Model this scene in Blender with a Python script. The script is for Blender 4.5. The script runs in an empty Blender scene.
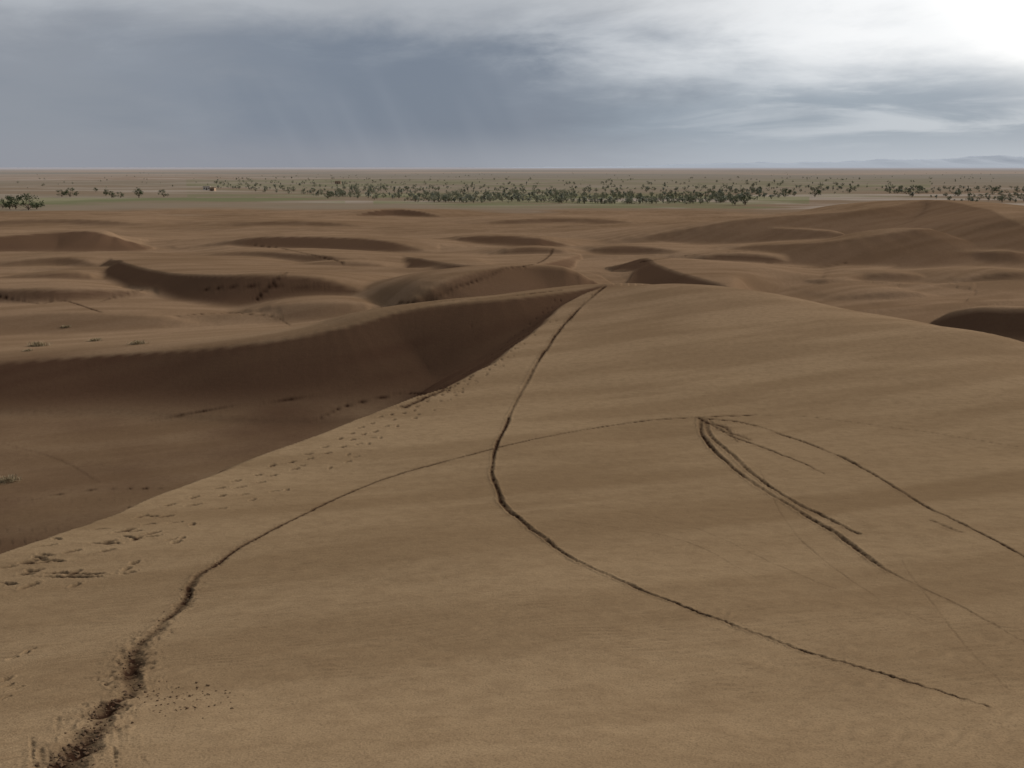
import bpy, math, random
import numpy as np
random.seed(7); rng=np.random.default_rng(7)
scene=bpy.context.scene
scene.view_settings.view_transform='Standard'
try: scene.view_settings.look='None'
except Exception: pass
scene.view_settings.exposure=0
# ------------------------------------------------------------- camera
F=910.0; CAMZ=20.0; PITCH=math.atan(217/F); cp,sp=math.cos(PITCH),math.sin(PITCH)
cam=bpy.data.cameras.new('camera'); co=bpy.data.objects.new('camera',cam); scene.collection.objects.link(co)
cam.sensor_width=36; cam.lens=36*F/1024; cam.clip_end=100000; cam.clip_start=.1
co.location=(0,0,CAMZ); co.rotation_euler=(math.pi/2-PITCH,0,0); scene.camera=co
def slope(u,v):
    yc=(384-np.asarray(v,float))/F; dy=cp+yc*sp
    return (np.asarray(u,float)-512)/F/dy,(-sp+yc*cp)/dy
def PY(u,v,Y):
    a,b=slope(u,v); return (float(a*Y),float(Y),float(CAMZ+b*Y))
def PZ(u,v,z):
    a,b=slope(u,v); Y=(z-CAMZ)/b; return (float(a*Y),float(Y),float(z))
# ------------------------------------------------------------- noise
def h2(i,j,s):
    n=(i.astype(np.int64)*374761393+j.astype(np.int64)*668265263+s*1442695041)&0xffffffff
    n=((n^(n>>13))*1274126177)&0xffffffff
    n=(n^(n>>16))&0xffffff
    return n/float(0xffffff)
def vn(x,y,s=0):
    xi=np.floor(x);yi=np.floor(y);fx=x-xi;fy=y-yi
    fx=fx*fx*fx*(fx*(fx*6-15)+10);fy=fy*fy*fy*(fy*(fy*6-15)+10)
    a=h2(xi,yi,s);b=h2(xi+1,yi,s);c=h2(xi,yi+1,s);d=h2(xi+1,yi+1,s)
    return (a+(b-a)*fx)*(1-fy)+(c+(d-c)*fx)*fy
def fbm(x,y,s=0,o=4):
    t=0;a=.5;n=0
    for k in range(o):
        t=t+a*vn(x,y,s+k*17);n+=a;a*=.5;x,y=1.65*x+1.2*y+5.1,-1.2*x+1.65*y+1.7
    return t/n
def sst(x,a,b):
    t=np.clip((x-a)/(b-a),0,1);return t*t*(3-2*t)
# ------------------------------------------------------------- near dune surface (thin plate)
cp_=[]
def col(u,d):
    for v,Y in d.items(): cp_.append(PY(u,v,Y))
col(0,{768:4.8,700:6.8,600:11,555:13.5})
col(256,{768:4.6,700:6.5,600:10.5,500:18.5,460:24})
col(512,{768:4.5,700:6.3,600:10,500:18,450:25,400:35,350:48})
col(605,{310:62,287:74}); col(690,{284:71})
col(768,{768:4.5,700:6.3,600:9.9,500:17.5,450:24.3,400:33.5,350:44.5,310:58,293:66})
col(930,{325:55})
col(1024,{768:4.5,700:6.2,600:9.8,500:17,450:23.5,400:32,360:43,343:50})
col(1300,{768:4.5,600:9.5,500:16.5,450:22,402:33})
sky_pts=[PY(605,287,74),PY(690,284,71),PY(768,293,66),PY(930,325,55),PY(1024,343,50),PY(1300,402,33)]
for (x,y,z) in sky_pts:
    cp_+= [(x+2,y+8,z-1.6),(x+6,y+22,z-7),(x+10,y+45,z-13)]
EDGE=[(-16,-40,15),(-12.5,-8,16.2),(-9.8,5,15.3)]+[PY(*q) for q in [(0,555,13.5),(165,495,19),(300,440,27),(400,402,35),(470,375,41),(530,333,54),(568,303,66),(605,287,74)]]
for (x,y,z) in EDGE[3:]: cp_+= [(x-12,y+2,z+.1)]
cp_+= [EDGE[2]]+EDGE[4:-1][::1]
cp_+= [(0,0,18.4),(-8,0,16.6),(10,0,17.6),(0,-15,18.5),(-15,-15,15.5),(20,-15,16),(40,0,13),(45,25,10.5),(60,45,6),(70,0,8)]
EDGE+= [(10,81,9.3),(14,95,5)]
C=np.array(cp_)
def tps(r2): return r2*np.log(r2+1e-9)*.5
N=len(C);K=tps((C[:,None,0]-C[None,:,0])**2+(C[:,None,1]-C[None,:,1])**2)+np.eye(N)*.6
Pm=np.c_[np.ones(N),C[:,:2]];M=np.zeros((N+3,N+3));M[:N,:N]=K;M[:N,N:]=Pm;M[N:,:N]=Pm.T
W=np.linalg.solve(M,np.r_[C[:,2],0,0,0])
def A_s(x,y):
    z=W[N]+W[N+1]*x+W[N+2]*y
    for i in range(N): z=z+W[i]*tps((x-C[i,0])**2+(y-C[i,1])**2)
    ex=np.maximum(0,-20-y)+np.maximum(0,np.abs(x)-60)+np.maximum(0,y-110)
    return z-.3*ex
def pdist(x,y,pl):
    """distance to a crest line, side (+ = left) and a smoothly blended crest height"""
    bd=np.full(x.shape,1e18);bs=np.ones(x.shape);bp=np.zeros(x.shape);sw=0;sz=0
    for a,b in zip(pl[:-1],pl[1:]):
        dx,dy=b[0]-a[0],b[1]-a[1];L=dx*dx+dy*dy
        t=np.clip(((x-a[0])*dx+(y-a[1])*dy)/L,0,1)
        d=(x-a[0]-t*dx)**2+(y-a[1]-t*dy)**2
        cr=(dx*(y-a[1])-dy*(x-a[0]))/math.sqrt(L)
        m=(d<bd-1e-7)|((d<bd+1e-7)&(np.abs(cr)>bp))
        bd=np.where(m,d,bd);bs=np.where(m,np.sign(cr),bs);bp=np.where(m,np.abs(cr),bp)
        w=1/(d+.4)**2;w=w*w;sw=sw+w;sz=sz+w*(a[2]+t*(b[2]-a[2]))
    return np.sqrt(bd),bs,sz/sw
def cat(pts,n=5):
    p=[np.array(q,float) for q in pts];p=[2*p[0]-p[1]]+p+[2*p[-1]-p[-2]];o=[]
    for i in range(1,len(p)-2):
        for k in range(n):
            t=k/n;a,b,c,d=p[i-1:i+3]
            o.append(.5*((2*b)+(-a+c)*t+(2*a-5*b+4*c-d)*t*t+(-a+3*b-3*c+d)*t**3))
    o.append(p[-2]);return [tuple(q) for q in o]
EDGE_S=cat(EDGE,4)
BY=[-1e5,0,60,90,120,160,220,300,450,600,1e6];BZ=[4.3,4.3,4.3,5,4.9,4.0,2.6,1.6,.5,0,0]
def basef(x,y):
    r=np.hypot(x,y);rr=np.where(y>0,np.maximum(y,r*.6),r)
    base=np.interp(rr,BY,BZ);dm=np.interp(rr,[60,110,330,520],[.25,1,1,0])
    wx=x+22*fbm(x/60,y/60,31,2);wy=y+16*fbm(x/50,y/50,32,2)
    rid=1-np.abs(2*fbm(wx/70,wy/30,3,2)-1)*2.2
    rid=np.log1p(np.exp((rid+.1)*7))/7-.1
    return base+(rid*1.15+fbm(x/16,y/11,8,3)*.55-.6)*dm
# ridge: (points u,v,z ; windward width ; lee slope ; taper start, taper end, weight of damp tone and painted shade)
RR=[
([(-250,372,6),(-100,366,6.3),(0,362,6.5),(100,356,6.8),(200,348,7.2),(280,338,7.8),(340,326,8.5),(390,312,9.2),(440,304,9.7),(520,297,10.2),(605,287,10.5)],16,.36,0,0,1.),
([(122,232,7.0),(115,247,7.2),(124,261,7.2),(165,271,7.4),(215,274,7.8),(270,274,8),(330,278,7.6),(390,285,7),(450,297,5.4)],26,.46,1,1,.9),
([(-250,292,6.4),(-100,290,6.8),(0,289,7),(70,288,7.0),(150,289,6.2),(200,292,5)],26,.44,0,1,.8),
([(-250,240,5),(-100,240,6),(0,236,6.5),(60,232,6.8),(115,231,7.0),(180,235,5.4)],30,.2,0,1,.8),
([(150,243,4.8),(250,237,5.9),(330,237,6.1),(400,242,5.6),(470,252,4.4)],30,.32,1,1,.8),
([(370,240,4.4),(402,252,6),(440,262,6.7),(500,268,6.7),(545,263,6.0),(590,250,5.0),(620,243,4.4)],26,.40,1,1,.85),
([(360,316,5.4),(420,290,7.8),(480,270,9),(530,266,9),(590,270,8.5),(670,288,6)],20,.38,1,1,.7),
([(570,262,4.6),(635,255,6.8),(660,265,7.2),(690,276,7.5),(740,286,7.4),(830,296,5.4)],28,.5,1,1,.85),
([(760,270,4.4),(825,279,6.0),(900,266,5.2),(960,262,4.4)],16,.45,1,1,.75),
([(500,244,3.6),(620,231,6),(700,222,8),(800,215,9.7),(870,209,11),(930,200,12.6),(985,208,12),(1024,218,11.5),(1150,230,9),(1300,240,5)],55,.17,1,1,.40),
([(640,252,4.6),(740,246,6.2),(840,240,8.),(930,226,10.2),(970,216,11.4)],34,.2,1,1,.45),
([(850,264,4.8),(920,257,6.2),(970,252,7),(1030,252,7.3),(1150,258,5)],26,.34,1,1,.6),
([(895,325,4.6),(930,316,6.3),(965,308,7.3),(1000,306,7.6),(1060,309,7.5),(1120,320,5.2)],12,.6,1,1,.85),
([(900,290,4.6),(980,276,6.2),(1030,272,6.6),(1140,277,4.8)],22,.42,1,1,.7),
([(330,217,1.6),(395,209,3.4),(460,217,1.6)],32,.3,1,1,.8),
([(410,243,4.2),(500,235,5.7),(600,244,4.2)],26,.34,1,1,.75),
([(430,225,2.3),(560,218,3.7),(680,224,2.5)],40,.25,1,1,.6),
([(660,262,4.8),(740,253,6.2),(830,266,4.8)],24,.36,1,1,.7),
([(-60,224,2.4),(60,219,3.5),(190,225,2.2)],40,.25,1,1,.6),
([(180,226,2.5),(290,221,3.6),(410,228,2.4)],36,.3,1,1,.6),
([(540,254,4.4),(610,246,5.7),(660,248,5.6),(740,262,4.6)],22,.36,1,1,.7),
([(-100,268,5),(0,262,5.8),(70,257,6.2),(130,268,5.2)],22,.34,1,1,.75),
([(130,260,5),(240,252,6.2),(330,256,6.3),(430,272,5)],22,.32,1,1,.75),
([(780,304,4.8),(850,296,5.6),(900,291,6.),(980,300,4.8)],16,.32,1,1,.5),
([(-250,322,5.3),(-60,318,6),(60,312,6.3),(160,316,5.9),(260,324,5.3)],20,.2,0,1,.45),
([(200,312,5.4),(290,303,6.3),(350,302,6.4),(420,308,5.4)],18,.26,1,1,.5),
([(-60,281,5.4),(20,275,6.5),(80,273,6.6),(125,282,5.2)],18,.36,1,1,.7),
([(250,268,5.2),(310,262,6.4),(370,263,6.3),(430,273,5)],14,.38,1,1,.7),
([(470,254,4.8),(535,247,6),(600,255,4.8)],16,.38,1,1,.65),
([(830,283,4.8),(890,272,6.1),(965,284,4.8)],18,.3,1,1,.55),
([(700,232,5),(760,228,7.2),(830,231,7.8),(880,238,6.5)],18,.26,1,1,.5),
]
RIDGES=[]
for pts,w,s,t0,t1,dw in RR:
    pl=cat([PZ(*q) for q in pts],5); a=np.array(pl);bz=basef(a[:,0],a[:,1])
    n=len(a);L=np.linspace(0,1,n);f=np.ones(n)
    if t0: f*=sst(L,0,.30)
    if t1: f*=1-sst(L,.70,1.)
    a[:,2]=(bz-.25)*(1-f)+a[:,2]*f
    m=w*2.2;pl=[tuple(q) for q in a]
    RIDGES.append((pl,w,s,(a[:,0].min()-m,a[:,0].max()+m,a[:,1].min()-max(m,45),a[:,1].max()+m),dw))
def hf(x,y,full=False):
    x=np.asarray(x,float).ravel();y=np.asarray(y,float).ravel()
    r=np.hypot(x,y);rr=np.where(y>0,np.maximum(y,r*.6),r)
    base=np.interp(rr,BY,BZ);m=rr<650
    base[m]=basef(x[m],y[m])
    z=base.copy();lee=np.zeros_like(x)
    for pl,w,s,bb,dw in RIDGES:
        m=(x>bb[0])&(x<bb[1])&(y>bb[2])&(y<bb[3])
        if not m.any(): continue
        xx,yy,b=x[m],y[m],base[m]
        d,sd,cz=pdist(xx+1.4*(fbm(xx/12,yy/12,5,2)-.5),yy+2.6*(fbm(xx/16,yy/16,6,2)-.5),pl)
        lh=np.maximum(cz-b,0)
        wind=b+(cz-b)*np.exp(-(d/w)**2)
        q=d*s/np.maximum(lh,.05)
        le=b+(cz-b)*np.where(q<.6,1-q,.4*np.exp(-(q-.6)/.4))
        zz=np.where(sd>0,wind,le);zz=np.where(cz<b,b-.3,zz)
        zo=z[m];k=.4
        hh=np.clip(.5+.5*(zz-zo)/k,0,1)
        z[m]=zo*(1-hh)+zz*hh+k*hh*(1-hh)*.6*np.clip(lh,0,1)
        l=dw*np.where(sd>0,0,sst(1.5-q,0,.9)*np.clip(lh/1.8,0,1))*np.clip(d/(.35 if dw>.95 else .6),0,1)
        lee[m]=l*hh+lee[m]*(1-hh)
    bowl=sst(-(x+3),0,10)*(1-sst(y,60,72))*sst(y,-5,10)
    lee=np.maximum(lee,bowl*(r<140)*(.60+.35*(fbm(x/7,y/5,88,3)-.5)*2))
    m=(r<260)&(y<130)
    if m.any():
        xx,yy=x[m],y[m]
        a=A_s(xx,yy)+.12*(fbm(xx/5,yy/5,41,2)-.5)*np.clip(np.hypot(xx,yy)/12,0.2,1)
        d,sd,cz=pdist(xx+.5*(fbm(xx/4,yy/4,51,2)-.5),yy,EDGE_S)
        sl=cz-.60*d+.05*(fbm(xx/1.2,yy/1.2,77,3)-.5)*np.clip(d,0,1)
        left=sd>0
        k=.16;t=np.clip(.5+.5*(a-sl)/k,0,1)
        mm=a*(1-t)+sl*t-k*t*(1-t)
        nd=np.where(left,mm,a)
        zo=z[m];k=.9
        hh=np.clip(.5+.5*(nd-zo)/k,0,1)
        z[m]=zo*(1-hh)+nd*hh+k*hh*(1-hh)
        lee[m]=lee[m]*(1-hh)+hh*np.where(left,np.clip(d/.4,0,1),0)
    return (z,lee) if full else z
# ------------------------------------------------------------- polar ground sheet
rs=[.3]
while rs[-1]<45000:
    r=rs[-1]
    if r<3.5: d=.25
    elif r<500: d=min(max(r*r/5400,.018),.0065*r)
    else: d=.018*r if r<3000 else .08*r
    rs.append(r+d)
rs=np.array(rs)
FA=math.radians(35);NF=1120
fine=np.linspace(-FA,FA,NF)
coarse=np.radians(np.arange(37,323.1,2))
az=np.concatenate([fine,coarse]);NR,NA=len(rs),len(az)
X=rs[:,None]*np.sin(az)[None];Y=rs[:,None]*np.cos(az)[None]
Z=np.empty((NR,NA));LEE=np.empty((NR,NA))
for i in range(0,NR,100):
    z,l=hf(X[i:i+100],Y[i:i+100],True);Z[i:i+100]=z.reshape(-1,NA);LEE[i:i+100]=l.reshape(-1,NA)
Z0=Z.copy()
def zg(x,y):
    x=np.asarray(x,float);y=np.asarray(y,float)
    r=np.hypot(x,y);a=np.arctan2(x,y)
    i=np.clip(np.searchsorted(rs,r)-1,0,NR-2);fr=np.clip((r-rs[i])/(rs[i+1]-rs[i]),0,1)
    j_=np.clip((a+FA)/(2*FA)*(NF-1),0,NF-1.001);j=j_.astype(int);fj=j_-j
    return (Z0[i,j]*(1-fj)+Z0[i,j+1]*fj)*(1-fr)+(Z0[i+1,j]*(1-fj)+Z0[i+1,j+1]*fj)*fr
YS=np.geomspace(3,600,1500)
def survey(u,v,y0=3.):
    u=np.asarray(u,float);v=np.asarray(v,float);a,b=slope(u,v)
    Xs=a[:,None]*YS[None];Zs=CAMZ+b[:,None]*YS[None]
    H=zg(Xs,np.broadcast_to(YS,Xs.shape))
    below=Zs<H; i=np.maximum(np.argmax(below,1),1); k=np.arange(len(u))
    d0=(Zs-H)[k,i-1];d1=(Zs-H)[k,i];t=np.clip(d0/(d0-d1+1e-9),0,1)
    y=YS[i-1]+(YS[i]-YS[i-1])*t
    return a*y,y
GRO=np.zeros((NR,NA));BER=np.zeros((NR,NA));MARK=np.zeros((NR,NA))
def window(x0,x1,y0,y1,pad):
    cx=np.array([x0,x1]);cy=np.array([y0,y1]);r=np.hypot(cx,cy);a=np.arctan2(cx,cy)
    i0=np.searchsorted(rs,r.min()-pad);i1=np.searchsorted(rs,r.max()+pad)
    pa=pad/max(r.min(),.5)
    j0=np.searchsorted(fine,a.min()-pa);j1=np.searchsorted(fine,a.max()+pa)
    return slice(i0,i1),slice(j0,j1)
def track(pts,strength=1,depth=.5,rough=.4,step=4,gap=.25,ws=1.,berm=.5):
    """pts: (u,v,halfwidth_m)"""
    p=np.array(cat(pts,12))
    L=np.r_[0,np.cumsum(np.hypot(*(p[1:,:2]-p[:-1,:2]).T))];n=max(3,int(L[-1]/step))
    q=np.linspace(0,L[-1],n);u=np.interp(q,L,p[:,0]);v=np.interp(q,L,p[:,1]);w=np.interp(q,L,p[:,2])*ws
    x,y=survey(u,v);sgn=int(rng.integers(0,999))
    x=x+(fbm(q/22,q*0+3.3,sgn,3)-.5)*w*3.4
    wv=.6+.8*fbm(q/14,q*0+7.3,sgn+5,3)
    for k in range(n-1):
        if abs(y[k+1]-y[k])>12: continue
        wk=w[k]*wv[k];pad=wk*4+.03
        S=window(x[k],x[k+1],y[k],y[k+1],pad)
        xx,yy=X[S],Y[S]
        if xx.size==0: continue
        dx,dy=x[k+1]-x[k],y[k+1]-y[k];LL=dx*dx+dy*dy+1e-9
        t=np.clip(((xx-x[k])*dx+(yy-y[k])*dy)/LL,0,1);d=np.hypot(xx-x[k]-t*dx,yy-y[k]-t*dy)
        nz=fbm(xx/(w[k]*1.3),yy/(w[k]*1.3),sgn+3,3)
        d=d*(1+rough*(nz-.5)*2.6)
        qq=d/wk
        br=.4+.6*np.clip((fbm(np.full(1,q[k]/22.),np.zeros(1),sgn+9,3)[0]-gap)*3,0,1)
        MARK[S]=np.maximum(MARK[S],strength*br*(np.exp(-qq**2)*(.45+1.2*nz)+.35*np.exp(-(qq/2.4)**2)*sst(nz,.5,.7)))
        GRO[S]=np.minimum(GRO[S],-depth*wk*np.exp(-qq**2)*(.6+.8*nz)*br)
        BER[S]=np.maximum(BER[S],berm*depth*wk*np.exp(-((qq-1.6)/.5)**2)*nz*1.7)
    return x,y
t2=track([(55,772,.075),(85,740,.09),(120,700,.08),(132,675,.08),(150,635,.07),(182,603,.06),(193,582,.05),(230,553,.040),(300,515,.033),(350,492,.032),(400,474,.034),(500,447,.04),(560,434,.045),(600,427,.05),(650,420,.055),(700,417,.06),(755,415,.05)],1.0,.75,.7,3,berm=.28)
track([(755,415,.035),(800,416,.03),(860,423,.05),(905,429,.05),(940,434,.03),(1020,447,.02)],.5,gap=.45)
t1=track([(606,286,.14),(585,303,.13),(560,330,.11),(535,365,.09),(512,410,.068),(498,443,.06),(492,475,.06),(505,506,.055),(545,540,.05),(600,572,.038),(680,605,.031),(760,635,.029),(850,665,.024),(930,688,.019),(990,707,.014)],1.,.8,.5,3,.3,.85)
track([(703,420,.07),(702,435,.055),(722,458,.05),(750,480,.044),(800,512,.04),(845,540,.04),(890,572,.03)],1.,.9,.5,gap=.3)
track([(890,572,.02),(960,606,.014),(1030,645,.012)],.35,.5,.3,gap=.35)
track([(703,420,.08),(712,436,.065),(738,460,.05),(770,487,.044),(810,510,.04),(858,534,.028)],1.,.9,.5,gap=.3)
track([(700,419,.07),(730,435,.05),(770,450,.04),(800,462,.034),(825,474,.02)],.85,.7,.5)
track([(700,418,.07),(740,422,.055),(775,432,.05),(830,452,.044),(880,478,.038),(930,508,.03),(975,530,.028),(1030,560,.02)],.9,.8,.5,gap=.32)
track([(930,520,.03),(955,530,.045),(962,532,.02)],.5)
track([(698,417,.09),(712,424,.11),(726,428,.07),(738,442,.03)],1.0,.6,.9)
track([(720,430,.06),(740,436,.06),(750,440,.03)],.8,.5,.9)
for a_ in ([(600,505,.02),(700,530,.02),(800,575,.015),(925,620,.014)],[(560,520,.02),(680,540,.02),(760,580,.015)],[(760,470,.02),(800,540,.02),(880,600,.012)],[(900,560,.015),(960,640,.012),(1010,690,.01)]):
    track(a_,.22,.3,.4,gap=.42)
track([(320,418,.10),(350,405,.12),(400,394,.11),(430,394,.07)],.8,.4,.5)
track([(405,408,.10),(430,396,.12),(450,385,.12),(468,375,.10)],.9,.4,.5)
for T in ([(255,300,.25),(270,285,.25),(288,272,.2)],[(100,302,.2),(125,294,.25),(140,290,.2)],[(175,316,.12),(230,313,.15),(275,317,.18),(290,325,.15)],
          [(398,303,.2),(430,300,.25),(460,285,.25),(490,275,.2),(505,268,.2)],[(0,296,.2),(40,304,.22),(60,300,.2),(100,312,.16)],
          [(505,268,.2),(540,262,.25),(556,245,.3)],[(200,290,.15),(250,286,.2),(330,288,.18)],[(250,245,.3),(290,250,.35),(340,262,.3)],
          [(150,420,.08),(250,404,.08),(330,395,.07)],[(560,290,.15),(500,297,.15),(430,302,.12)],[(30,500,.05),(90,490,.06),(180,488,.06)],
          [(760,262,.2),(810,268,.25),(850,262,.2)],[(640,262,.2),(700,254,.25),(760,250,.25)]):
    track(T,.8,.4,.6,gap=.36,ws=.9)
track([(0,443,.08),(60,460,.08),(98,482,.08)],.35,.2,.6,gap=.4)
def foot(u,v,ang,ln=.30,wd=.12,s=1.):
    x,y=survey([u],[v]);x=x[0];y=y[0]
    S=window(x,x,y,y,ln*2);xx=X[S]-x;yy=Y[S]-y
    if xx.size==0:return
    a=xx*math.cos(ang)+yy*math.sin(ang);b=-xx*math.sin(ang)+yy*math.cos(ang)
    nz=fbm(X[S]/.06,Y[S]/.06,int(u)%97,2)
    q=np.sqrt((a/ln*2)**2+(b/wd*2)**2)*(1+.8*(nz-.5))
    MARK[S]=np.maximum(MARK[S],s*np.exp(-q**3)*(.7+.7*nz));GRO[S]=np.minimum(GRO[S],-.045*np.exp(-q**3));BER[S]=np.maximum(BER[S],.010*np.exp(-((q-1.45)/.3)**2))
fp=np.array(cat([(20,585),(70,566),(120,540),(165,513),(230,490),(300,460),(370,428),(430,396),(480,368),(520,335),(550,308),(560,297)],12))
fx,fy=survey(fp[:,0],fp[:,1]);wL=np.r_[0,np.cumsum(np.hypot(np.diff(fx),np.diff(fy)))]
tot=wL[-1]; s=0;k=0
while s<tot:
    u=np.interp(s,wL,fp[:,0]);v=np.interp(s,wL,fp[:,1]);k+=1
    off=(1 if k%2 else -1)
    yv=np.interp(s,wL,fy);px=F/yv*.17
    foot(u+off*px*.8+random.uniform(-1,1)*px*.4,v+off*px*.35+random.uniform(-.4,.4)*px,1.2+random.uniform(-.3,.3),s=random.uniform(.75,1.1))
    if random.random()<.5: foot(u+random.uniform(2,5)*px,v+random.uniform(0,1.8)*px,1.2+random.uniform(-.6,.6),.24,.1,.6)
    s+=random.uniform(.4,.62)
for k in range(22):
    u=random.uniform(5,170);v=580-u*.42+random.gauss(0,8)
    foot(u,v,random.uniform(-.6,1.4),.24,.10,random.uniform(.5,1.))
for (u,v,l,w) in [(72,577,.75,.10),(60,573,.3,.1),(90,574,.4,.09),(103,543,.45,.08),(150,516,.32,.09),(25,574,.2,.1),(28,562,.2,.1)]:
    foot(u,v,random.uniform(-.1,.15),l,w,1.2)
for k in range(8): foot(random.uniform(2,30),random.uniform(640,715),1.3,.12,.05,.4)
for k in range(16): foot(random.uniform(440,560),random.uniform(318,330),.4,.2,.1,.35)
Z=Z+GRO+BER
ii=np.where(rs<60)[0][-1]
ca,sa=math.cos(.5),math.sin(.5)
Xr=X[:ii]*ca+Y[:ii]*sa;Yr=-X[:ii]*sa+Y[:ii]*ca
Z[:ii]+= .026*(fbm(Xr/1.1,Yr/.32,61,4)-.5)
rp=.35+.65*sst(fbm(X[:ii]/4,Y[:ii]/4,71,2),.42,.65)
Z[:ii]+= .0045*rp*np.sin((Yr+.5*fbm(Xr/.9,Yr/.9,72,3))*2*math.pi/.15)*np.clip(1.6-rs[:ii,None]/16,0,1)
# attributes
RAD=np.hypot(X,Y);ax=X/np.maximum(Y,1)
PLAIN=np.clip((Y-395-70*(fbm(X/60,Y/40,9,4)-.5)*2-np.where(ax>.25,-120*(ax-.25),0))/60,0,1)*(Y>0)+(Y<=0)*np.clip((RAD-500)/80,0,1)
n1=fbm(X/90,Y/45,21,4)
g=np.where((ax<-.18)&(Y>430)&(Y<620),1,0)*np.clip((n1-.42)*5,0,1)
g=np.maximum(g,np.where((ax>-.15)&(ax<.32)&(Y>450)&(Y<700),1,0)*np.clip((n1-.38)*5,0,1))
g=np.maximum(g,.6*np.where((ax>-.35)&(ax<.45)&(Y>640)&(Y<1600),1,0)*np.clip((n1-.40)*6,0,1))
GREEN=np.where(PLAIN>0,g,0)*.85
near=sst(RAD,12,110)
TONE=np.clip(.5+(fbm(X/26+3,Y/26,101,4)-.5)*2.4,0,1)*.5+.5*np.clip(.5+(fbm((X*.9+Y*.4)/9,(-X*.4+Y*.9)/1.6,102,5)-.5)*3.4,0,1)
SALT=sst(fbm(X*.45*.022,Y*.022,111,6),.46,.68);P2=sst(fbm(X*.45*.0024,Y*.0024,112,6),.38,.64)
nv=NR*NA+1
co_=np.empty((nv,3),np.float32);co_[:-1,0]=X.ravel();co_[:-1,1]=Y.ravel();co_[:-1,2]=Z.ravel();co_[-1]=(0,0,Z[0].mean())
I=np.arange(NR-1)[:,None];J=np.arange(NA)[None];J2=(J+1)%NA
q=np.stack([I*NA+J+0*J2,I*NA+J2,(I+1)*NA+J2,(I+1)*NA+J],-1).reshape(-1,4)[:,::-1]
tri=np.stack([np.full(NA,nv-1),(np.arange(NA)+1)%NA,np.arange(NA)],-1)
me=bpy.data.meshes.new('sand_dunes');me.vertices.add(nv);me.vertices.foreach_set('co',co_.ravel())
nl=q.size+tri.size;me.loops.add(nl);me.loops.foreach_set('vertex_index',np.concatenate([q.ravel(),tri.ravel()]).astype(np.int32))
npoly=len(q)+len(tri);me.polygons.add(npoly)
me.polygons.foreach_set('loop_start',np.concatenate([np.arange(len(q))*4,q.size+np.arange(len(tri))*3]).astype(np.int32))
me.polygons.foreach_set('use_smooth',np.ones(npoly,bool))
me.update(calc_edges=True)
for nm,arr in (('mark',MARK),('damp_shade',LEE),('plain',PLAIN),('green',GREEN),('tone',TONE),('far',near),('salt',SALT),('field',P2)):
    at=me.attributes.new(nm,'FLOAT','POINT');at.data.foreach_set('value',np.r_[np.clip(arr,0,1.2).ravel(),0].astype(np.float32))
ground=bpy.data.objects.new('sand_dunes',me);scene.collection.objects.link(ground)
# ------------------------------------------------------------- node helper
class NT:
    def __init__(s,t): s.t=t;s.n=t.nodes;s.l=t.links
    def put(s,sock,v):
        if v is None:return
        if isinstance(v,bpy.types.NodeSocket): s.l.new(v,sock)
        else: sock.default_value=v
    def math(s,op,a,b=None,c=None,clamp=False):
        n=s.n.new('ShaderNodeMath');n.operation=op;n.use_clamp=clamp
        for i,v in enumerate((a,b,c)): s.put(n.inputs[i],v)
        return n.outputs[0]
    def ss(s,x,a,b,lo=0.,hi=1.):
        n=s.n.new('ShaderNodeMapRange');n.interpolation_type='SMOOTHSTEP'
        for i,v in enumerate((x,a,b,lo,hi)): s.put(n.inputs[i],v)
        return n.outputs[0]
    def mix(s,f,a,b,mode='MIX'):
        n=s.n.new('ShaderNodeMix');n.data_type='RGBA';n.blend_type=mode
        s.put(n.inputs[0],f);s.put(n.inputs[6],(*a,1) if isinstance(a,tuple) else a);s.put(n.inputs[7],(*b,1) if isinstance(b,tuple) else b)
        return n.outputs[2]
    def noise(s,vec,scale,det=4,rough=.55,dist=0.):
        n=s.n.new('ShaderNodeTexNoise');s.put(n.inputs['Vector'],vec);n.inputs['Scale'].default_value=scale;n.inputs['Detail'].default_value=det;n.inputs['Roughness'].default_value=rough;n.inputs['Distortion'].default_value=dist
        return n.outputs['Fac']
    def comb(s,x,y,z=0.):
        n=s.n.new('ShaderNodeCombineXYZ')
        for i,v in enumerate((x,y,z)): s.put(n.inputs[i],v)
        return n.outputs[0]
    def attr(s,nm):
        n=s.n.new('ShaderNodeAttribute');n.attribute_name=nm;return n.outputs['Fac']
    def bump(s,h,strength,dist,nrm=None):
        n=s.n.new('ShaderNodeBump');n.inputs['Strength'].default_value=strength;n.inputs['Distance'].default_value=dist;s.put(n.inputs['Height'],h)
        if nrm is not None:s.put(n.inputs['Normal'],nrm)
        return n.outputs[0]
def newmat(nm,rough=.95,spec=.1):
    m=bpy.data.materials.new(nm);m.use_nodes=True;t=NT(m.node_tree);b=m.node_tree.nodes['Principled BSDF']
    b.inputs['Roughness'].default_value=rough;b.inputs['Specular IOR Level'].default_value=spec
    return m,t,b
m,t,b=newmat('damp_sand',1.,.0)
g=t.n.new('ShaderNodeNewGeometry');pos=g.outputs['Position']
sx=t.n.new('ShaderNodeSeparateXYZ');t.l.new(pos,sx.inputs[0]);px,py,pz=sx.outputs
fin=t.noise(pos,3.,3,.7);gr=t.noise(pos,60.,1,.7)
dist=t.math('SQRT',t.math('ADD',t.math('MULTIPLY',px,px),t.math('MULTIPLY',py,py)))
nr=t.attr('far');tone=t.attr('tone')
c=t.mix(tone,t.mix(nr,(.215,.145,.083),(.200,.127,.077)),t.mix(nr,(.325,.232,.140),(.315,.210,.135)))
c=t.mix(t.math('MULTIPLY',t.ss(fin,.35,.75),.38),c,(.170,.110,.063))
c=t.mix(t.math('MULTIPLY',t.ss(gr,.45,.7),.42),c,(.110,.073,.043))
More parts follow.
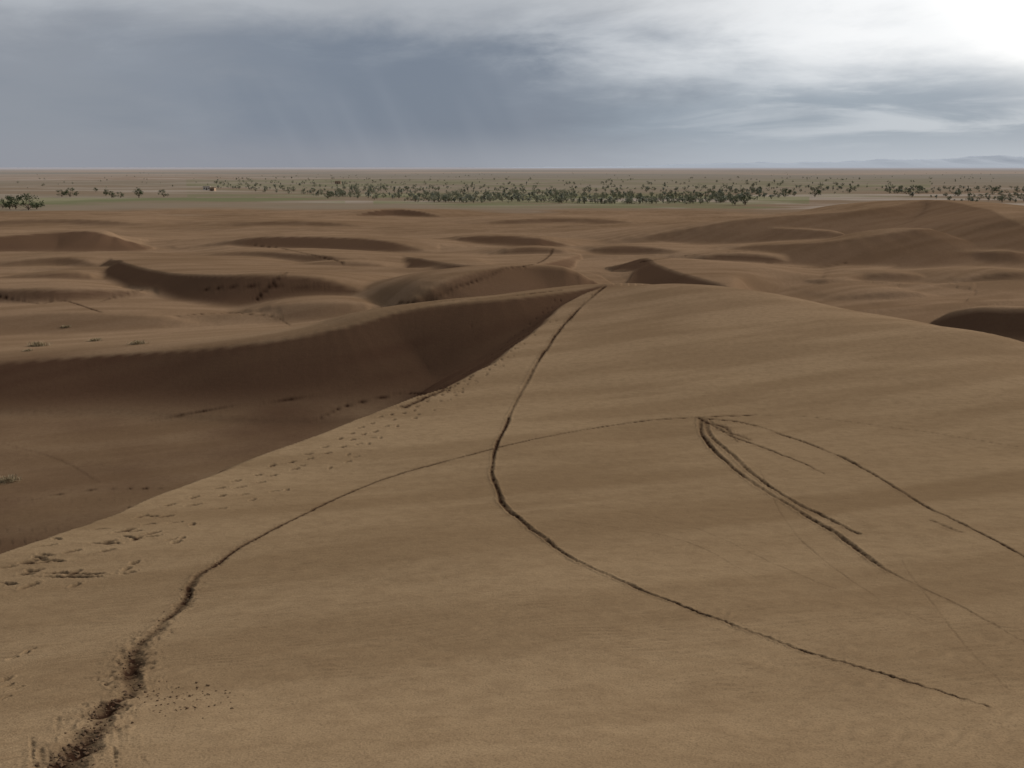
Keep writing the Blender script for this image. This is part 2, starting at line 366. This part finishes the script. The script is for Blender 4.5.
damp_shade_f=t.math('MULTIPLY',t.attr('damp_shade'),t.math('ADD',.78,t.math('MULTIPLY',tone,.2)),clamp=True)
c=t.mix(damp_shade_f,c,(.078,.041,.026))  # dark lee faces and bowl: damp sand plus shade put into the colour
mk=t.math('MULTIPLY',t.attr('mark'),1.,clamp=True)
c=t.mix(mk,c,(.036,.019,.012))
salt=t.attr('salt');fld=t.attr('field')
pc=t.mix(salt,(.23,.165,.115),(.38,.32,.275))
pc=t.mix(t.math('MULTIPLY',fld,.8),pc,(.25,.21,.16))
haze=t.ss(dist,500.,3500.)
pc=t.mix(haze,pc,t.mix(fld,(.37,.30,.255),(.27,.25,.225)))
pc=t.mix(t.ss(dist,3000.,14000.),pc,(.46,.45,.49))  # aerial haze over the far plain, put into its colour by distance
pc=t.mix(t.attr('green'),pc,t.mix(salt,(.165,.175,.095),(.25,.235,.145)))
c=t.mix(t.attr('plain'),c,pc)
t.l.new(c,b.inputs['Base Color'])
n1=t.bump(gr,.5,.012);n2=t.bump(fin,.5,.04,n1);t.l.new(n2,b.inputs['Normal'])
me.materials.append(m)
# ------------------------------------------------------------- mesh util
def mk_obj(nm,V,Fc,mats,mi=None,tint=None,smooth=False,parent=None):
    me=bpy.data.meshes.new(nm);me.from_pydata([tuple(v) for v in V],[],[tuple(f) for f in Fc])
    for a in mats: me.materials.append(a)
    if mi is not None: me.polygons.foreach_set('material_index',np.array(mi,np.int32))
    if tint is not None:
        at=me.attributes.new('tint','FLOAT','POINT');at.data.foreach_set('value',np.array(tint,np.float32))
    if smooth: me.polygons.foreach_set('use_smooth',np.ones(len(Fc),bool))
    o=bpy.data.objects.new(nm,me);scene.collection.objects.link(o)
    if parent:o.parent=parent
    return o
def limb(V,Fc,p0,p1,r0,r1,n=6):
    p0=np.array(p0,float);p1=np.array(p1,float);d=p1-p0;d/=np.linalg.norm(d)
    a=np.cross(d,[0,0,1.]) if abs(d[2])<.9 else np.cross(d,[1.,0,0]);a/=np.linalg.norm(a);c=np.cross(d,a);s=len(V)
    for p,r in ((p0,r0),(p1,r1)):
        for k in range(n):
            t_=2*math.pi*k/n;V.append(p+r*(math.cos(t_)*a+math.sin(t_)*c))
    for k in range(n): Fc.append((s+k,s+(k+1)%n,s+n+(k+1)%n,s+n+k))
def palm(h,R):
    V=[];Fc=[];lean=np.array([R.uniform(-.4,.4),R.uniform(-.4,.4),0]);n=4;pp=[]
    for k in range(n+1): t_=k/n;pp.append(np.array([0,0,h*t_])+lean*t_*t_)
    for k in range(n): limb(V,Fc,pp[k],pp[k+1],.28-.1*k/n+.03*(k%2),.26-.1*k/n,6)
    mi=[0]*len(Fc);top=pp[-1]
    for f in range(24):
        a=R.uniform(0,6.283);el=R.uniform(-.7,1.2);L=R.uniform(1.7,2.6);p=top.copy();dirh=np.array([math.cos(a),math.sin(a),0]);side=np.array([-math.sin(a),math.cos(a),0]);prev=None
        for k in range(5):
            w=.36*math.sin(math.pi*(k+.6)/5.4)
            i=len(V);V+= [p-side*w-np.array([0,0,.12*w]),p,p+side*w-np.array([0,0,.12*w])]
            if prev is not None:
                Fc+= [(prev,prev+1,i+1,i),(prev+1,prev+2,i+2,i+1)];mi+=[1,1]
            prev=i;e=el-k*.35;p=p+(dirh*math.cos(e)+np.array([0,0,math.sin(e)]))*L/4
    return np.array(V),Fc,mi
def tree(h,R,wide=1.):
    V=[];Fc=[];limb(V,Fc,(0,0,-.3),(0.1,0,h*.3),.2,.15)
    cl=[]
    for k in range(10):
        a=R.uniform(0,6.28);rr=R.uniform(.1,.45)*h*wide;p=np.array([rr*math.cos(a),rr*math.sin(a),h*R.uniform(.18,.78)])
        limb(V,Fc,(0.05,0,h*R.uniform(.05,.15)),p,.08,.03,4);cl.append((p,h*R.uniform(.13,.24)))
    cl.append((np.array([0,0,h*.78]),h*.2))
    mi=[0]*len(Fc)
    for p,r in cl:
        for k in range(40):
            d=np.array([R.gauss(0,1),R.gauss(0,1),R.gauss(0,.8)]);d/=np.linalg.norm(d)+1e-6;q_=p+d*r*R.uniform(.4,1.15);q_[2]=max(q_[2],.1)
            s=R.uniform(.09,.2)*h/6*1.6;a=np.array([R.gauss(0,1) for _ in range(3)]);a/=np.linalg.norm(a);bb=np.cross(a,d+.01);bb/=np.linalg.norm(bb)+1e-6
            i=len(V);V+= [q_-a*s,q_-bb*s*.6,q_+a*s,q_+bb*s*.7];Fc.append((i,i+1,i+2,i+3));mi.append(1)
    return np.array(V),Fc,mi
def leafmat(nm,c1,c2):
    m,t,b=newmat(nm,.8,.2);g=t.n.new('ShaderNodeNewGeometry')
    n=t.noise(g.outputs['Position'],1.2,2)
    c=t.mix(t.attr('tint'),c1,c2);c=t.mix(t.math('MULTIPLY',t.ss(n,.35,.65),.4),c,tuple(x*.6 for x in c1));t.l.new(c,b.inputs['Base Color'])
    return m
bark,t,b=newmat('bark');g=t.n.new('ShaderNodeNewGeometry');t.l.new(t.mix(t.noise(g.outputs['Position'],3.,2),(.16,.12,.09),(.28,.22,.17)),b.inputs['Base Color'])
leafP=leafmat('palm_fronds',(.13,.145,.10),(.34,.34,.26));leafT=leafmat('tamarisk_leaves',(.13,.155,.085),(.40,.39,.29))
leafD=leafmat('dark_tamarisk_leaves',(.06,.085,.035),(.14,.165,.085))
R=random.Random(3)
protoP=[palm(R.uniform(2.5,5),R) for _ in range(6)];protoT=[tree(R.uniform(3.5,5),R,R.uniform(1.,1.5)) for _ in range(6)]
def mass(nm,places):
    V=[];Fc=[];mi=[];ti=[];off=0
    xs=np.array([p[0] for p in places]);ys=np.array([p[1] for p in places]);zs=hf(xs,ys)
    for (x,y,s,kd,tt),z in zip(places,zs):
        pv,pf,pm=(protoP if kd else protoT)[R.randrange(6)]
        a=R.uniform(0,6.28);ca,sa=math.cos(a),math.sin(a)
        q_=np.c_[(pv[:,0]*ca-pv[:,1]*sa)*s+x,(pv[:,0]*sa+pv[:,1]*ca)*s+y,pv[:,2]*s+z]
        V.append(q_);Fc+= [tuple(i+off for i in f) for f in pf];mi+= [ (2 if (k==1 and not kd) else k) for k in pm];ti+= [tt]*len(pv);off+=len(pv)
    return mk_obj(nm,np.concatenate(V),Fc,[bark,leafP,leafT],mi,ti)
pl=[]
while len(pl)<1350:
    u=R.uniform(215,860)
    vlow=np.interp(u,[215,330,420,520,700,760,860],[189,197,203,204,205,200,192])
    v=vlow-abs(R.gauss(0,1))*10
    if v<176: continue
    if u>760 and R.random()<.65: continue
    if u<330 and R.random()<.45: continue
    a_,b_=slope(u,v);y=-CAMZ/b_;x=a_*y
    if fbm(np.array([x/45]),np.array([y/60]),201,2)[0]<.42 and R.random()<.7: continue
    dark=(u>600 and v<201)
    pl.append((x,y,R.uniform(.3,.95),R.random()<.28,(R.random()*.5 if dark else .2+.8*R.random())))
mass('oasis_trees',pl)
pl=[]
while len(pl)<230:
    u=R.uniform(885,1120);v=R.uniform(188,204) if u>930 else R.uniform(188,194)
    a_,b_=slope(u,v);y=-CAMZ/b_;pl.append((a_*y,y,R.uniform(.4,.95),R.random()<.15,R.random()*.4))
mass('roadside_trees',pl)
pl=[]
for k in range(260):
    u=R.uniform(-60,1060);v=R.choice([174,176,179,183,188])+R.gauss(0,1.5);v=max(v,172);a_,b_=slope(u,v);y=-CAMZ/b_;pl.append((a_*y,y,R.uniform(.25,.7),0,.2+R.random()*.8))
mass('distant_bushes',pl)
def single(nm,kd,u,v,s,tt):
    a_,b_=slope(u,v);y=-CAMZ/b_;x=a_*y;z=hf(np.array([x]),np.array([y]))[0]
    pv,pf,pm=(protoP if kd else protoT)[R.randrange(6)]
    o=mk_obj(nm,pv,pf,[bark,leafP if kd else leafD],pm,[tt]*len(pv));o.location=(x,y,z-.05);o.scale=(s,s,s);o.rotation_euler[2]=R.uniform(0,6.28)
for u,v,s in [(10,210,1.5),(16,210,1.4),(29,211,1.8),(37,210,1.5),(3,209,.9),(62,197,1.2),(70,197,1.5),(77,196,.9),(106,196,1.3),(112,198,1.2),(121,198,1.),(139,198,1.6),(164,197,1.2),(96,192,.9),(328,199,1.2),(283,190,1.),(745,206,1.4),(735,206,1.2),(690,204,1.),(815,197,1.6),(760,193,1.4),(786,194,1.1),(790,195,1.0),(850,193,.8),(910,196,.9)]:
    single('tamarisk_tree',0,u,v,s,R.random()*.5)
for u,v,s in [(275,187,1.),(300,186,1.),(757,194,1.1),(912,197,1.),(955,196,1.),(640,203,.9)]:
    single('date_palm',1,u,v,s,.3)
# ------------------------------------------------------------- houses
def flat(nm,c1,c2,sc=2.):
    m,t,b=newmat(nm);g=t.n.new('ShaderNodeNewGeometry');t.l.new(t.mix(t.noise(g.outputs['Position'],sc,3),c1,c2),b.inputs['Base Color']);return m
wallm=flat('adobe_plaster',(.42,.28,.19),(.55,.42,.32));whitem=flat('lime_plaster',(.6,.56,.5),(.72,.68,.62));doorm=flat('door_wood',(.08,.06,.04),(.14,.1,.07));roofm=flat('mud_roof',(.3,.22,.16),(.36,.27,.2))
def box(nm,x0,x1,y0,y1,z0,z1,mat,par):
    V=[(x,y,z) for z in (z0,z1) for y in (y0,y1) for x in (x0,x1)];Fc=[(0,2,3,1),(4,5,7,6),(0,1,5,4),(2,6,7,3),(0,4,6,2),(1,3,7,5)]
    return mk_obj(nm,V,Fc,[mat],parent=par)
def house(u,v,w,d,h,mat,rot):
    e=bpy.data.objects.new('mud_brick_house',None);scene.collection.objects.link(e);a_,b_=slope(u,v);y=-CAMZ/b_;e.location=(a_*y,y,0);e.rotation_euler[2]=rot
    box('walls',-w/2,w/2,-d/2,d/2,-.5,h,mat,e);box('roof',-w/2-.15,w/2+.15,-d/2-.15,d/2+.15,h+.003,h+.2,roofm,e)
    box('parapet_front',-w/2,w/2,-d/2,-d/2+.25,h+.203,h+.65,mat,e);box('parapet_back',-w/2,w/2,d/2-.25,d/2,h+.203,h+.65,mat,e)
    box('door',-.5,.5,-d/2-.06,-d/2-.003,-.1,2.1,doorm,e)
    for k,x in enumerate((-w*.33,w*.33)): box('window_%d'%k,x-.5,x+.5,-d/2-.05,-d/2-.003,1.1,2.1,doorm,e)
for q_ in [(207,190,6,5,2.8,whitem,.2),(213,191,4,4,2.6,wallm,-.1),(338,184,7,5,3.,wallm,0.1)]: house(*q_)
# ------------------------------------------------------------- mountains
V=[];Fc=[];nx=260;ny=10
hx=np.linspace(-2000,26000,nx)
for j in range(ny):
    for i in range(nx):
        env=np.interp(hx[i],[-2000,3500,6500,9000,12500,17000,26000],[0,.12,.45,.4,.85,1.,.7])
        t_=math.sin(math.pi*j/(ny-1));hh=env*t_*(60+380*float(fbm(np.array([hx[i]/1500.]),np.array([j*.5]),99,5)[0]))*1.15
        V.append((hx[i],24000+j*700,hh-3))
for j in range(ny-1):
    for i in range(nx-1): a=j*nx+i;Fc.append((a,a+1,a+nx+1,a+nx))
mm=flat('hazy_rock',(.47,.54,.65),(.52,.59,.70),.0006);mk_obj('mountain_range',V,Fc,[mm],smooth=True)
# ------------------------------------------------------------- clods
import bmesh
bm=bmesh.new();bmesh.ops.create_icosphere(bm,subdivisions=2,radius=1);iv=np.array([v.co[:] for v in bm.verts]);ifc=[tuple(v.index for v in f.verts) for f in bm.faces];bm.free()
V=[];Fc=[];off=0
tx,ty=t2
def clod(x,y,s):
    global off
    z=float(zg(np.array([x]),np.array([y]))[0])
    ph=rng.uniform(0,6,3);d=1+.35*np.sin(iv[:,0]*3+ph[0])*np.sin(iv[:,1]*4+ph[1])+.2*np.sin(iv[:,2]*6+ph[2])
    q_=iv*d[:,None]*s*np.array([rng.uniform(.8,1.4),rng.uniform(.8,1.3),.6])+np.array([x,y,z+s*.05]);V.append(q_);Fc.extend([tuple(i+off for i in f) for f in ifc]);off+=len(iv)
nc=int(len(tx)*.35)
for k in range(330):
    i=int(rng.uniform(0,nc)*rng.uniform(.3,1));w=.085
    clod(tx[i]+rng.normal(0,w),ty[i]+rng.normal(0,w),rng.uniform(.004,.015)*rng.uniform(.5,1))
for k in range(130):
    u=rng.normal(175,30);v=rng.normal(702,8);x,y=survey([u],[v]);clod(x[0],y[0],rng.uniform(.004,.010))
cm=flat('clod_sand',(.08,.05,.03),(.15,.095,.058),30.)
mk_obj('sand_clods',np.concatenate(V),Fc,[cm],smooth=True)
# ------------------------------------------------------------- dry shrubs
straw=flat('dry_stems',(.26,.20,.12),(.42,.34,.22),4.)
for u,v,s in [(38,346,1.1),(28,351,.5),(95,341,.8),(138,344,.9),(8,481,.8),(66,327,.6)]:
    x,y=survey([u],[v]);x=x[0];y=y[0];z=float(zg([x],[y])[0]);V=[];Fc=[]
    for k in range(420):
        a=R.uniform(0,6.28);el=R.uniform(.1,1.5);L=R.uniform(.3,.75);c0=np.array([R.gauss(0,.3),R.gauss(0,.25),-.03]);d=np.array([math.cos(a)*math.cos(el),math.sin(a)*math.cos(el),math.sin(el)*.7]);sd=np.cross(d,[0,0,1.]);sd=sd/(np.linalg.norm(sd)+1e-6)*.012
        i=len(V);V+= [c0-sd,c0+sd,c0+d*L*.6+sd,c0+d*L*.6-sd,c0+d*L+np.array([0,0,-.05])];Fc+= [(i,i+1,i+2,i+3),(i+3,i+2,i+4)]
    o=mk_obj('dry_shrub',V,Fc,[straw]);o.location=(x,y,z);o.scale=(s,s,s)
# ------------------------------------------------------------- sky + light
SUN_AZ=math.radians(50);SUN_EL=math.radians(27)
w=bpy.data.worlds.new('World');scene.world=w;w.use_nodes=True;t=NT(w.node_tree);bg=w.node_tree.nodes['Background']
tc=t.n.new('ShaderNodeTexCoord');sx=t.n.new('ShaderNodeSeparateXYZ');t.l.new(tc.outputs['Generated'],sx.inputs[0]);dx,dy,dz=sx.outputs
A=t.math('ARCTAN2',dx,dy);E=t.math('ARCSINE',dz)
na=t.noise(t.comb(t.math('MULTIPLY',A,3.),t.math('MULTIPLY',E,9.),0.),1.6,6,.6,.3)
nb=t.noise(t.comb(A,t.math('MULTIPLY',E,3.5),3.),5.,6,.6,.3)
nc_=t.noise(t.comb(t.math('MULTIPLY',A,.8),t.math('MULTIPLY',E,6.),8.),6.,6,.6,.5)
wE=t.math('ADD',E,t.math('MULTIPLY',t.math('SUBTRACT',na,.5),.07));wA=t.math('ADD',A,t.math('MULTIPLY',t.math('SUBTRACT',nb,.5),.35))
base=t.mix(t.ss(wA,-.5,-.15),(.275,.30,.345),(.19,.225,.285))
base=t.mix(t.ss(wA,-.02,.32),base,(.33,.385,.45))
base=t.mix(t.ss(wE,.115,.165,0.,.85),base,(.46,.48,.51))
br=t.math('MULTIPLY',t.ss(wA,.0,.34),t.ss(t.math('SUBTRACT',wE,t.ss(A,.1,.5,.015,.02)),.035,.105))
c=t.mix(br,base,(.97,.98,.99))
st=t.math('MULTIPLY',t.ss(nc_,.46,.68),t.math('MULTIPLY',t.ss(wA,0.05,.4),t.ss(E,.0,.04)))
c=t.mix(t.math('MULTIPLY',st,.35),c,(.92,.94,.96))
dk=t.math('MULTIPLY',t.ss(nb,.48,.7),t.math('MULTIPLY',t.ss(wA,.1,.4),t.ss(E,.15,.05)))
c=t.mix(t.math('MULTIPLY',dk,.45),c,(.30,.35,.42))
st2=t.math('MULTIPLY',t.ss(nb,.42,.68),t.ss(wE,.07,.15))
c=t.mix(t.math('MULTIPLY',st2,.32),c,(.55,.58,.62))
rn=t.noise(t.comb(t.math('ADD',A,t.math('MULTIPLY',E,.5)),t.math('MULTIPLY',E,.25),1.),9.,3,.5)
rf=t.math('MULTIPLY',t.ss(A,-.5,-.1),t.math('MULTIPLY',t.ss(A,.15,-.1),t.ss(E,.13,.06)))
c=t.mix(t.math('MULTIPLY',t.math('MULTIPLY',t.ss(rn,.4,.65),rf),.45),c,(.32,.35,.41))
c=t.mix(t.ss(E,.045,0.,0.,.65),c,t.mix(t.ss(A,-.3,.5),(.30,.31,.35),(.55,.60,.66)))
up=t.mix(t.ss(A,-1.5,.9),(.30,.32,.34),(.54,.53,.52))
c=t.mix(t.ss(E,.17,.35),c,up)
behind=t.ss(dy,.1,-.6)
c=t.mix(behind,c,(.18,.195,.22))
dp=t.n.new('ShaderNodeVectorMath');dp.operation='DOT_PRODUCT';t.l.new(tc.outputs['Generated'],dp.inputs[0]);dp.inputs[1].default_value=(math.sin(SUN_AZ)*math.cos(SUN_EL),math.cos(SUN_AZ)*math.cos(SUN_EL),math.sin(SUN_EL))
c=t.mix(t.ss(dp.outputs['Value'],.84,1.),c,(3.4,3.2,2.9))
sk=t.n.new('ShaderNodeTexSky');sk.sky_type='NISHITA';sk.sun_disc=False;sk.sun_elevation=SUN_EL;sk.sun_rotation=SUN_AZ
skm=t.mix(1.,sk.outputs[0],(.05,.05,.05),'MULTIPLY')
c=t.mix(.06,c,skm)
t.l.new(c,bg.inputs['Color']);bg.inputs['Strength'].default_value=1.
sl=bpy.data.lights.new('sun','SUN');sl.energy=1.5;sl.angle=math.radians(12);sl.color=(1,.92,.81);so=bpy.data.objects.new('sun',sl);scene.collection.objects.link(so)
from mathutils import Vector
so.rotation_euler=Vector((math.sin(SUN_AZ)*math.cos(SUN_EL),math.cos(SUN_AZ)*math.cos(SUN_EL),math.sin(SUN_EL))).to_track_quat('Z','Y').to_euler()
